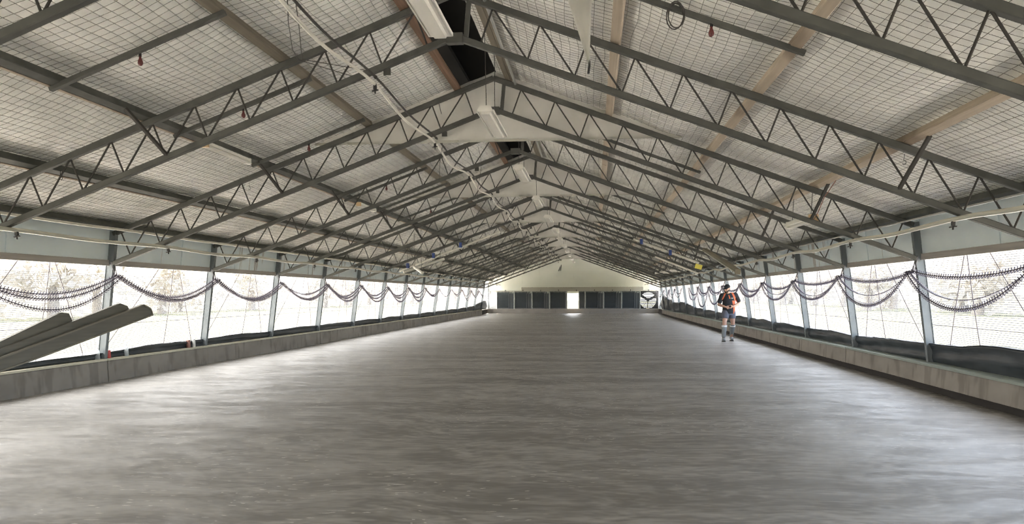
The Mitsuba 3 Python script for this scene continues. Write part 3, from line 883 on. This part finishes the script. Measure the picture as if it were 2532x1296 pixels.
# ------------------------------------------------------------------ lamps under the right and left slopes
def batten(p, q, w, label, end_mat, body='lamp_white', cords=True, slim=1.0, far_mat=None):
    p, q = np.array(p, float), np.array(q, float)
    d = (q - p) / np.linalg.norm(q - p)
    t = thing('batten_lamp', label, 'light')
    s_ = np.cross(d, [0, 0, 1.0]); s_ /= np.linalg.norm(s_); u_ = np.cross(s_, d)
    h = 0.09 * slim
    put('housing', MB().sweep([p, q], [(-w / 2, -h * 0.1), (w / 2, -h * 0.1), (w / 2, h / 2), (-w / 2, h / 2)], s_, u_), body, t)
    for o in (-w * 0.30, w * 0.30):
        put('lamp_tube', MB().tube([p + d * 0.04 + s_ * o - u_ * h * 0.42, q - d * 0.04 + s_ * o - u_ * h * 0.42], 0.016, 8), 'lamp_cover', t, smooth=50)
    for c0, c1, em in ((p - d * 0.012, p + d * 0.03, end_mat), (q - d * 0.03, q + d * 0.012, far_mat or body)):
        put('end_cap', MB().sweep([c0, c1], [(-w / 2 - 0.004, -h * 0.7), (w / 2 + 0.004, -h * 0.7), (w / 2 + 0.004, h * 0.55), (-w / 2 - 0.004, h * 0.55)], s_, u_), em, t)
    if cords:
        for f in (0.1, 0.9):
            b = p + (q - p) * f + u_ * h / 2
            put('hanging_cord', MB().tube([b, [b[0] + 0.01, b[1], zt(b[0]) + 0.05]], 0.005, 5), 'cable', t)
    return t


batten((3.24, 12.70, 2.58), (3.24, 14.15, 2.59), 0.13, 'white batten lamp with tan end cap hanging on two cords under the right slope', 'lamp_yellow')
batten((3.06, 23.3, 2.68), (3.12, 18.3, 1.95), 0.11, 'long brown-backed lamp hanging at a slant under the right slope', 'lamp_brown', 'lamp_brown', False)
batten((-4.88, 10.15, 3.36), (-4.90, 11.5, 3.36), 0.09, 'white batten lamp fixed beside a purlin on the left slope, the near one', 'lamp_yellow', cords=False, slim=0.7)
batten((-4.88, 17.0, 3.36), (-4.90, 18.3, 3.36), 0.09, 'white batten lamp fixed beside a purlin on the left slope, the far one', 'lamp_yellow', cords=False, slim=0.7)
for (x, y, z, l, lab) in ((3.7, 44.0, 2.62, 0.9, 'small white lamp far down under the right slope, left one'), (3.75, 38.5, 2.55, 1.0, 'small white lamp far down under the right slope, right one')):
    batten((x - l / 2, y, z), (x + l / 2, y, z), 0.16, lab, 'lamp_white', cords=False)

# ------------------------------------------------------------------ red droppers, cables, hooks
def lathe(prof, n=14):
    r = np.array([p[0] for p in prof]); z = np.array([p[1] for p in prof]); a = np.arange(n) / n * 2 * np.pi
    v = np.stack([r[:, None] * np.cos(a), r[:, None] * np.sin(a), np.broadcast_to(z[:, None], (len(r), n))], -1).reshape(-1, 3)
    f = [(k * n + j, k * n + (j + 1) % n, (k + 1) * n + (j + 1) % n, (k + 1) * n + j) for k in range(len(r) - 1) for j in range(n)]
    return MB().add(v, f)


drop = [(0.002, 0.04), (0.010, 0.036), (0.012, 0.018), (0.021, -0.003), (0.025, -0.02), (0.020, -0.038), (0.009, -0.047), (0.001, -0.049)]
for x, y, lab in ((-4.22, 7.55, 'dark red bulb under the nearest spreader bar of the left slope'), (-4.22, 9.83, 'dark red bulb under the second spreader bar of the left slope'),
                  (-4.22, 12.14, 'dark red bulb under the third spreader bar of the left slope'), (1.00, 7.5, 'dark red bulb under the nearest spreader bar of the right slope'),
                  (-4.22, 16.76, 'dark red bulb under the fifth spreader bar of the left slope'), (-4.22, 21.38, 'dark red bulb under the seventh spreader bar of the left slope')):
    b = thing('red_bulb', lab, 'bulb', 'dark red bulbs under the spreader bars')
    d = lathe(drop).mesh()
    put('globe', (d[0] + np.array([x, y, zt(x) - 0.055]), d[1]), 'red_plastic', b, smooth=60)
    put('socket', MB().tube([(x, y, zt(x) - 0.02), (x, y, zt(x) + 0.03)], 0.014, 8), 'black_part', b)

put('loose_cable', MB().tube([(-2.5, 6.7, 4.20), (-2.52, 6.83, 3.87), (-2.5, 6.78, 3.68), (-2.49, 6.83, 3.48), (-2.5, 6.98, 3.44), (-2.6, 8.9, 3.80)], 0.004, 5), 'cable',
    label='left of two loose black cables dangling left of the near light', cat='cable')
put('loose_cable', MB().tube([(-2.5, 6.85, 4.2), (-2.5, 6.96, 3.92), (-2.48, 6.97, 3.72), (-2.5, 7.08, 3.47), (-2.42, 8.9, 3.85)], 0.004, 5), 'cable',
    label='right of two loose black cables dangling left of the near light', cat='cable')
a = np.linspace(0, 5 * math.pi, 44)
co = np.stack([0.68 + 0.07 * np.cos(a) + 0.006 * a / 5, 7.45 + 0.03 * np.sin(a * 0.5), 3.86 + 0.11 * np.sin(a) - 0.02], -1)
put('cable_coil', MB().tube(co, 0.006, 5), 'cable', label='coiled dark cable hanging from the near spreader bar right of the ridge', cat='cable')
put('loose_cable', MB().tube([(3.26, 11.7, 2.98), (3.2, 12.0, 2.80), (3.22, 12.4, 2.62), (3.24, 12.69, 2.55)], 0.006, 5), 'red_cable', label='thin red-brown cable looping from purlin to the right batten lamp', cat='cable')
for i, (y, ln) in enumerate(((12.66, 1.1), (16.2, 1.0), (19.7, 0.9))):
    x = -2.35 + 0.1 * i
    tt = np.linspace(0, 1, 9)
    put('loose_cable', MB().tube(np.stack([x + 0.05 * np.sin(5 * tt), y + 0.25 * tt, 4.35 - ln * tt], -1), 0.004, 5), 'cable', label='thin loose wire hanging left of the ridge at the ' + ordinal(i + 2) + ' truss', cat='cable')
for side in (-1, 1):
    for i, k in enumerate(range(0, 4)):
        x = XR + side * (4.0 if i % 2 else 4.85); y = FY(k) + 0.35
        a = np.linspace(-0.3, 1.35 * math.pi, 10)
        m = MB().tube(np.vstack([[(x, y, zt(x) + 0.04)], np.stack([x + 0.02 * np.sin(a), y + 0 * a, zt(x) - 0.05 - 0.022 * np.cos(a) * -1], -1)]), 0.004, 5)
        put('wire_hook', m, 'black_part', label='small black wire hook under a purlin of the ' + name_side[side] + ' slope, ' + ordinal(i) + ' from the camera', cat='hook', group='wire hooks under the purlins')

# ------------------------------------------------------------------ boards leaning on the left ledge
def board(poly, x0, th, label, lip):
    t = thing('trough_board', label, 'board', 'boards leaning on the left ledge')
    cs = m3.CrossSection([poly])
    if cs.area() < 0: cs = m3.CrossSection([poly[::-1]])
    body = cs.extrude(th).rotate((90, 0, 90)).translate((x0, 0, 0))
    put('panel', body, 'board', t)
    inner = cs.offset(-0.022, m3.JoinType.Miter)
    if lip:
        put('rim', ((cs - inner).extrude(0.014)).rotate((90, 0, 90)).translate((x0 + th - 0.002, 0, 0)), 'board_light', t)
    return t


C_ = [(8.4, 0.47), (8.4, 0.26 + 0.21), (9.59, 0.50), (10.3, 0.625), (11.96, 0.915), (13.23, 1.13), (13.16, 1.26), (12.95, 1.32), (12.38, 1.205), (9.61, 0.70)]
C_ = [(8.5, 0.455), (9.2, 0.455), (10.3, 0.63), (11.96, 0.915), (13.23, 1.135), (13.16, 1.26), (12.95, 1.325), (12.38, 1.215), (8.5, 0.50)]
B_ = [(8.5, 0.455), (9.3, 0.455), (12.66, 1.05), (12.64, 1.23), (12.58, 1.30), (12.38, 1.345), (9.71, 0.80), (8.5, 0.555)]
A_ = [(8.5, 0.455), (9.3, 0.455), (11.30, 0.86), (11.25, 1.09), (11.17, 1.215), (11.0, 1.23), (9.81, 0.90), (8.5, 0.535)]
board(C_, -7.44, 0.045, 'frontmost dark board of three leaning on the left ledge, reaching furthest right', True)
board(B_, -7.50, 0.045, 'middle dark board of three leaning on the left ledge', False)
board(A_, -7.56, 0.045, 'rearmost dark board of three leaning on the left ledge, the shortest', False)

# bottles and cans on the left ledge
def bottle(x, y, z, h, r, m, label, cap):
    t = thing('bottle', label, 'bottle')
    pr = [(0.0, 0), (r * 0.92, 0.0), (r, 0.01), (r, h * 0.28), (r * 0.93, h * 0.32), (r, h * 0.36), (r, h * 0.66), (r * 0.85, h * 0.76), (r * 0.42, h * 0.9), (r * 0.42, h * 0.93)]
    d = lathe(pr, 18).mesh(); put('body', (d[0] + np.array([x, y, z]), d[1]), m, t, smooth=50)
    d = lathe([(0, h * 0.93), (r * 0.5, h * 0.93), (r * 0.5, h), (0, h)], 14).mesh(); put('cap', (d[0] + np.array([x, y, z]), d[1]), cap, t)


def can(x, y, z, h, r, m, label, cat='can'):
    t = thing('drink_can', label, cat)
    d = lathe([(0, 0), (r * 0.85, 0), (r, 0.012), (r, h - 0.014), (r * 0.82, h), (r * 0.78, h - 0.004)], 18).mesh(); put('body', (d[0] + np.array([x, y, z]), d[1]), m, t, smooth=40)
    d = lathe([(0, h - 0.005), (r * 0.8, h - 0.005), (r * 0.8, h - 0.002), (0, h - 0.002)], 16).mesh(); put('lid', (d[0] + np.array([x, y, z]), d[1]), 'conduit_steel', t)


bottle(-7.935, 12.45, 0.445, 0.19, 0.038, 'bottle_clear', 'clear plastic water bottle left of the first left post', 'paper_white')
bottle(-7.90, 13.22, 0.445, 0.19, 0.036, 'bottle_clear', 'whitish plastic bottle on the left ledge right of the red can', 'paper_white')
can(-7.925, 12.74, 0.445, 0.13, 0.036, 'can_red', 'red drink can on the left ledge beside the first post')
can(-7.92, 15.42, 0.445, 0.15, 0.04, 'can_dull', 'dull pinkish can on the left ledge near the second post')
can(-7.91, 15.62, 0.445, 0.16, 0.034, 'paper_white', 'white tin on the left ledge near the second post', 'tin')

# ------------------------------------------------------------------ person
def ell(c, r, n=24):
    r = np.broadcast_to(np.asarray(r, float), (3,))
    return m3.Manifold.sphere(1.0, n).scale(tuple(r)).translate(tuple(np.asarray(c, float)))


def hull(*parts):
    return m3.Manifold.batch_hull(list(parts))


def limb(pts, n=20):
    out = []
    for (a, ra), (b, rb) in zip(pts[:-1], pts[1:]):
        out.append(hull(ell(a, ra, n), ell(b, rb, n)))
    r = out[0]
    for o in out[1:]: r = r + o
    return r


def finish(man, edge=0.02, it=8):
    m = man.refine_to_length(edge).to_mesh()
    t = trimesh.Trimesh(m.vert_properties[:, :3], m.tri_verts, process=True)
    trimesh.smoothing.filter_taubin(t, lamb=0.5, nu=0.53, iterations=it)
    return t


PX, PY, PZ = 4.06, 25.25, 0.055
O = np.array([PX, PY, PZ])


def J(x, y, z): return O + np.array([x, y, z])
# viewer-left limb first; the camera is towards -y


hipL, hipR = J(-0.085, -0.02, 0.86), J(0.095, 0.02, 0.86)
kneL, kneR = J(-0.135, -0.16, 0.56), J(0.145, 0.06, 0.55)
ankL, ankR = J(-0.150, -0.16, 0.10), J(0.160, 0.33, 0.11)
shL, shR = J(-0.195, 0.03, 1.375), J(0.205, 0.05, 1.385)
elL, elR = J(-0.300, -0.03, 1.10), J(0.325, 0.02, 1.145)
wrL, wrR = J(-0.125, -0.24, 1.03), J(0.085, -0.23, 1.045)
head = J(-0.07, -0.04, 1.565)
trunk = hull(ell(J(0, 0.02, 1.30), (0.165, 0.11, 0.12)), ell(J(0, 0.0, 1.06), (0.16, 0.125, 0.12))) + hull(ell(J(0, 0, 1.06), (0.16, 0.125, 0.12)), ell(J(0.005, 0.01, 0.88), (0.165, 0.12, 0.09)))
trunk += hull(ell(shL, 0.062), ell(J(0, 0.03, 1.41), (0.08, 0.07, 0.06)), ell(J(0, 0.02, 1.28), (0.15, 0.10, 0.08))) + hull(ell(shR, 0.062), ell(J(0, 0.03, 1.41), (0.08, 0.07, 0.06)), ell(J(0, 0.02, 1.28), (0.15, 0.10, 0.08)))
neck = limb([(J(-0.01, 0.03, 1.40), 0.062), (head + [0.015, 0.03, -0.07], 0.056)])
hd = hull(ell(head + [0.0, 0.02, 0.025], (0.077, 0.096, 0.095)), ell(head + [-0.008, -0.035, -0.075], (0.046, 0.045, 0.035)))
hd += hull(ell(head + [-0.022, -0.098, -0.01], (0.010, 0.012, 0.008), 10), ell(head + [-0.018, -0.075, 0.03], (0.009, 0.012, 0.008), 10), ell(head + [-0.024, -0.098, -0.014], (0.016, 0.010, 0.010), 10))
for ex in (-0.078, 0.078):
    hd += ell(head + [ex, 0.03, 0.0], (0.012, 0.022, 0.032), 12)


def turn(m):                      # the head is turned to the person's right and bowed
    return m.translate(tuple(-head)).rotate((14, 0, 0)).rotate((0, 0, -30)).translate(tuple(head))


body = trunk + neck + turn(hd)
for sh, el_, wr in ((shL, elL, wrL), (shR, elR, wrR)):
    body += limb([(sh, 0.054), (el_, 0.040), (el_ + (wr - el_) * 0.35, 0.041), (wr, 0.028)])
for hp, kn, an in ((hipL, kneL, ankL), (hipR, kneR, ankR)):
    body += limb([(hp, 0.098), (kn, 0.060), (kn + (an - kn) * 0.3, 0.061), (an, 0.042)])


def hand(wr, dirv, side_, palm_n):
    d = np.array(dirv, float); d /= np.linalg.norm(d)
    n_ = np.array(palm_n, float); n_ -= d * (n_ @ d); n_ /= np.linalg.norm(n_)
    s_ = np.cross(d, n_) * side_
    pc = wr + d * 0.06
    h = hull(ell(wr, 0.026, 12), ell(pc + s_ * 0.028, (0.017, 0.017, 0.017), 12), ell(pc - s_ * 0.028, 0.016, 12), ell(wr + d * 0.02, 0.024, 12))
    for q, (off, ln) in enumerate(((0.030, 0.070), (0.010, 0.080), (-0.010, 0.075), (-0.029, 0.058))):
        a = pc + s_ * off; b = a + d * ln * 0.5 + n_ * 0.010; c = b + d * ln * 0.30 + n_ * 0.028; e = c + d * ln * 0.05 + n_ * 0.024
        h += limb([(a, 0.0105), (b, 0.0095), (c, 0.0088), (e, 0.008)], 10)
    a = wr + d * 0.025 + s_ * 0.026; b = a + d * 0.03 + s_ * 0.026 + n_ * 0.012; c = b + d * 0.032 + n_ * 0.014
    return h + limb([(a, 0.0135), (b, 0.0115), (c, 0.0095)], 10)


hands = hand(wrL, (0.9, -0.22, 0.06), -1, (0.2, 0.9, -0.3)) + hand(wrR, (-0.9, -0.3, 0.10), 1, (-0.2, 0.9, -0.3))
mb_ = MB().tm(finish(body, 0.022, 6))
mb_.tm(finish(hands, 0.006, 3))
person = put('person', mb_, 'skin', smooth=True, label='person in black and orange shirt, shorts and grey gumboots walking along the right kerb', cat='person')
# clothing
infl = 0.016
shirt = hull(ell(J(0, 0.02, 1.30), (0.185, 0.13, 0.12)), ell(J(0, 0.0, 1.06), (0.182, 0.145, 0.12))) + hull(ell(J(0, 0, 1.06), (0.182, 0.145, 0.12)), ell(J(0.005, 0.01, 0.85), (0.185, 0.142, 0.07)))
shirt += hull(ell(shL, 0.070), ell(J(0, 0.03, 1.41), (0.09, 0.08, 0.05)), ell(J(0, 0.02, 1.28), (0.17, 0.115, 0.08))) + hull(ell(shR, 0.070), ell(J(0, 0.03, 1.41), (0.09, 0.08, 0.05)), ell(J(0, 0.02, 1.28), (0.17, 0.115, 0.08)))
slv = None
for sh, el_ in ((shL, elL), (shR, elR)):
    shirt += limb([(sh, 0.070), (sh + (el_ - sh) * 0.72, 0.064)])
shirt -= m3.Manifold.cube((0.6, 0.6, 0.2), True).translate(tuple(J(0, 0, 0.72)))
ts = finish(shirt, 0.009, 14)
put('shirt', ts, 'shirt_black', person, smooth=True, label='black polo shirt')


def patch(src, region, off, mesh_name, mt, lab):
    t_ = trimesh.Trimesh(ts.vertices + ts.vertex_normals * off, ts.faces, process=False)
    c_ = t_.triangles_center - O
    keep = region(c_)
    sub = t_.submesh([np.nonzero(keep)[0]], append=True)
    put(mesh_name, sub, mt, person, smooth=True, label=lab)


patch(shirt, lambda c: (c[:, 0] > 0.105 + 0.02 * np.sin(c[:, 2] * 9)) & (c[:, 0] < 0.24) & (c[:, 2] < 1.22) & (c[:, 1] < 0.12), 0.004, 'side_panel', 'orange_cloth', 'orange side panel')
patch(shirt, lambda c: (np.abs(c[:, 0] - 0.10 - (1.44 - c[:, 2]) * 0.42) < 0.032) & (c[:, 2] > 1.22), 0.004, 'shoulder_stripe', 'orange_cloth', 'orange shoulder stripe')
patch(shirt, lambda c: (np.abs(c[:, 0] + 0.125 + (1.42 - c[:, 2]) * 0.42) < 0.022) & (c[:, 2] > 1.24), 0.004, 'shoulder_stripe', 'orange_cloth', 'orange shoulder stripe')
patch(shirt, lambda c: (np.abs(c[:, 0] + 0.02 - (1.40 - c[:, 2]) * 0.25) < 0.02) & (c[:, 2] > 1.27) & (c[:, 2] < 1.39) & (c[:, 1] < 0), 0.005, 'collar_placket', 'orange_cloth', 'orange collar placket')
patch(shirt, lambda c: (c[:, 0] > 0.05) & (c[:, 0] < 0.115) & (c[:, 2] > 1.285) & (c[:, 2] < 1.302) & (c[:, 1] < 0), 0.005, 'chest_print', 'paper_white', 'small pale chest print')
sho = hull(ell(J(0.005, 0.01, 0.87), (0.178, 0.136, 0.07)), ell(J(0.005, 0.01, 0.80), (0.18, 0.135, 0.05)))
for hp, kn in ((hipL, kneL), (hipR, kneR)):
    sho += limb([(hp, 0.118), (hp + (kn - hp) * 0.42, 0.105)])
sho -= m3.Manifold.cube((0.8, 0.8, 0.2), True).translate(tuple(J(0, 0, 0.585)))
put('shorts', finish(sho, 0.022, 6), 'shorts_grey', person, smooth=True, label='grey shorts')
for kn, an, top in ((kneL, ankL, 0.49), (kneR, ankR, 0.49)):
    a = kn + (an - kn) * 0.12
    bt = limb([(a, 0.078), (kn + (an - kn) * 0.45, 0.074), (an + [0, 0, 0.05], 0.058)])
    bt -= m3.Manifold.cube((0.4, 0.4, 0.3), True).translate((a[0], a[1], PZ + top + 0.15))
    bt += hull(ell(an + [0, 0.03, -0.03], (0.05, 0.06, 0.06)), ell(an + [-0.008, -0.13, -0.055], (0.046, 0.06, 0.042)))
    bt -= m3.Manifold.cube((0.5, 0.6, 0.2), True).translate((an[0], an[1], PZ - 0.09))
    b_ = put('boot', finish(bt, 0.018, 5), 'boot_grey', person, smooth=True, label='grey gumboot')
    so = m3.CrossSection.circle(0.052, 16)
    so = hull(m3.Manifold.cylinder(0.03, 0.052, 0.052, 16).translate((an[0], an[1] + 0.035, PZ - 0.012)), m3.Manifold.cylinder(0.03, 0.05, 0.05, 16).translate((an[0] - 0.008, an[1] - 0.145, PZ - 0.012)))
    put('sole', so, 'boot_sole', b_, label='dark sole')
    ta = a + (an - a) * 0.10
    put('cuff', MB().tube([ta + [0, 0, 0.02], ta + [0, 0, -0.03]], 0.083, 16), 'paper_white', b_, label='pale folded cuff')
cap = hull(ell(head + [0.0, 0.022, 0.055], (0.089, 0.108, 0.085))) - m3.Manifold.cube((0.5, 0.5, 0.2), True).translate(tuple(head + [0, 0, -0.065]))
cap += hull(ell(head + [0.0, -0.06, 0.042], (0.075, 0.04, 0.008)), ell(head + [-0.01, -0.135, 0.030], (0.055, 0.03, 0.007)))
cap = turn(cap)
put('cap', finish(cap, 0.016, 3), 'shirt_black', person, smooth=40, label='dark peaked cap')
put('beard', finish(turn(hull(ell(head + [-0.010, -0.055, -0.088], (0.050, 0.040, 0.034)), ell(head + [-0.05, -0.01, -0.045], (0.028, 0.045, 0.03)), ell(head + [0.045, -0.01, -0.045], (0.03, 0.045, 0.03)))), 0.014, 3), 'hair_dark', person, smooth=True, label='dark beard')
put('mouth', finish(turn(ell(head + [-0.018, -0.094, -0.060], (0.020, 0.008, 0.005), 12)), 0.01, 1), 'red_plastic', person, smooth=True)
for ex in (-0.045, 0.012):
    put('eye', finish(turn(ell(head + [ex, -0.076, 0.012], (0.011, 0.008, 0.006), 12)), 0.01, 1), 'eye_dark', person, smooth=True)
put('phone', MB().bar(J(-0.035, -0.31, 1.035), J(0.02, -0.315, 1.06), 0.07, 0.012, (0, -0.5, 1)), 'black_part', label='small dark object held in the hands of the walking person', cat='phone')

# ------------------------------------------------------------------ trees outside
def tree(x, y, h, r, seed, label):
    R = np.random.default_rng(seed)
    t = thing('tree', label, 'tree', 'trees beyond the ' + ('left' if x < 0 else 'right') + ' screens')
    put('trunk', MB().tube([(x, y, 0), (x + 0.1, y, h * 0.3), (x - 0.1, y + 0.1, h * 0.62)], [0.09 * r + 0.08, 0.07 * r + 0.06, 0.05], 8), 'bark', t, smooth=50)
    m = MB()
    n = 1500                                       # loose leaf sprays in a dozen clumps
    cl = np.array([x, y, h * 0.58]) + R.normal(0, 1, (14, 3)) * [r * 0.5, r * 0.5, h * 0.17]
    p_ = cl[R.integers(0, 14, n)] + R.normal(0, 1, (n, 3)) * r * 0.20
    p_[:, 2] = np.maximum(p_[:, 2], 0.3)
    d1, d2 = R.normal(0, 0.15, (n, 3)), R.normal(0, 0.15, (n, 3))
    V = np.stack([p_ - d1, p_ + d2, p_ + d1, p_ - d2], 1).reshape(-1, 3)
    m.add(V, np.arange(4 * n).reshape(-1, 4))
    put('crown', m, 'leaf', t)


R_ = random.Random(3)
for s_ in (-1, 1):
    yv = 26.0; i = 0
    while yv < 260:
        x = (-36 if s_ < 0 else 27) + R_.uniform(-4, 4)
        h = R_.uniform(4.6, 6.4); r = R_.uniform(2.8, 3.8)
        tree(x, yv, h, r, 20 + i + 50 * (s_ > 0), f'pale blurred tree beyond the {name_side[s_]} screens, {ordinal(i) if i < 19 else str(i + 1) + "th"} along the row from the camera')
        yv += 5.2 + 0.035 * yv + R_.uniform(0, 1.5); i += 1
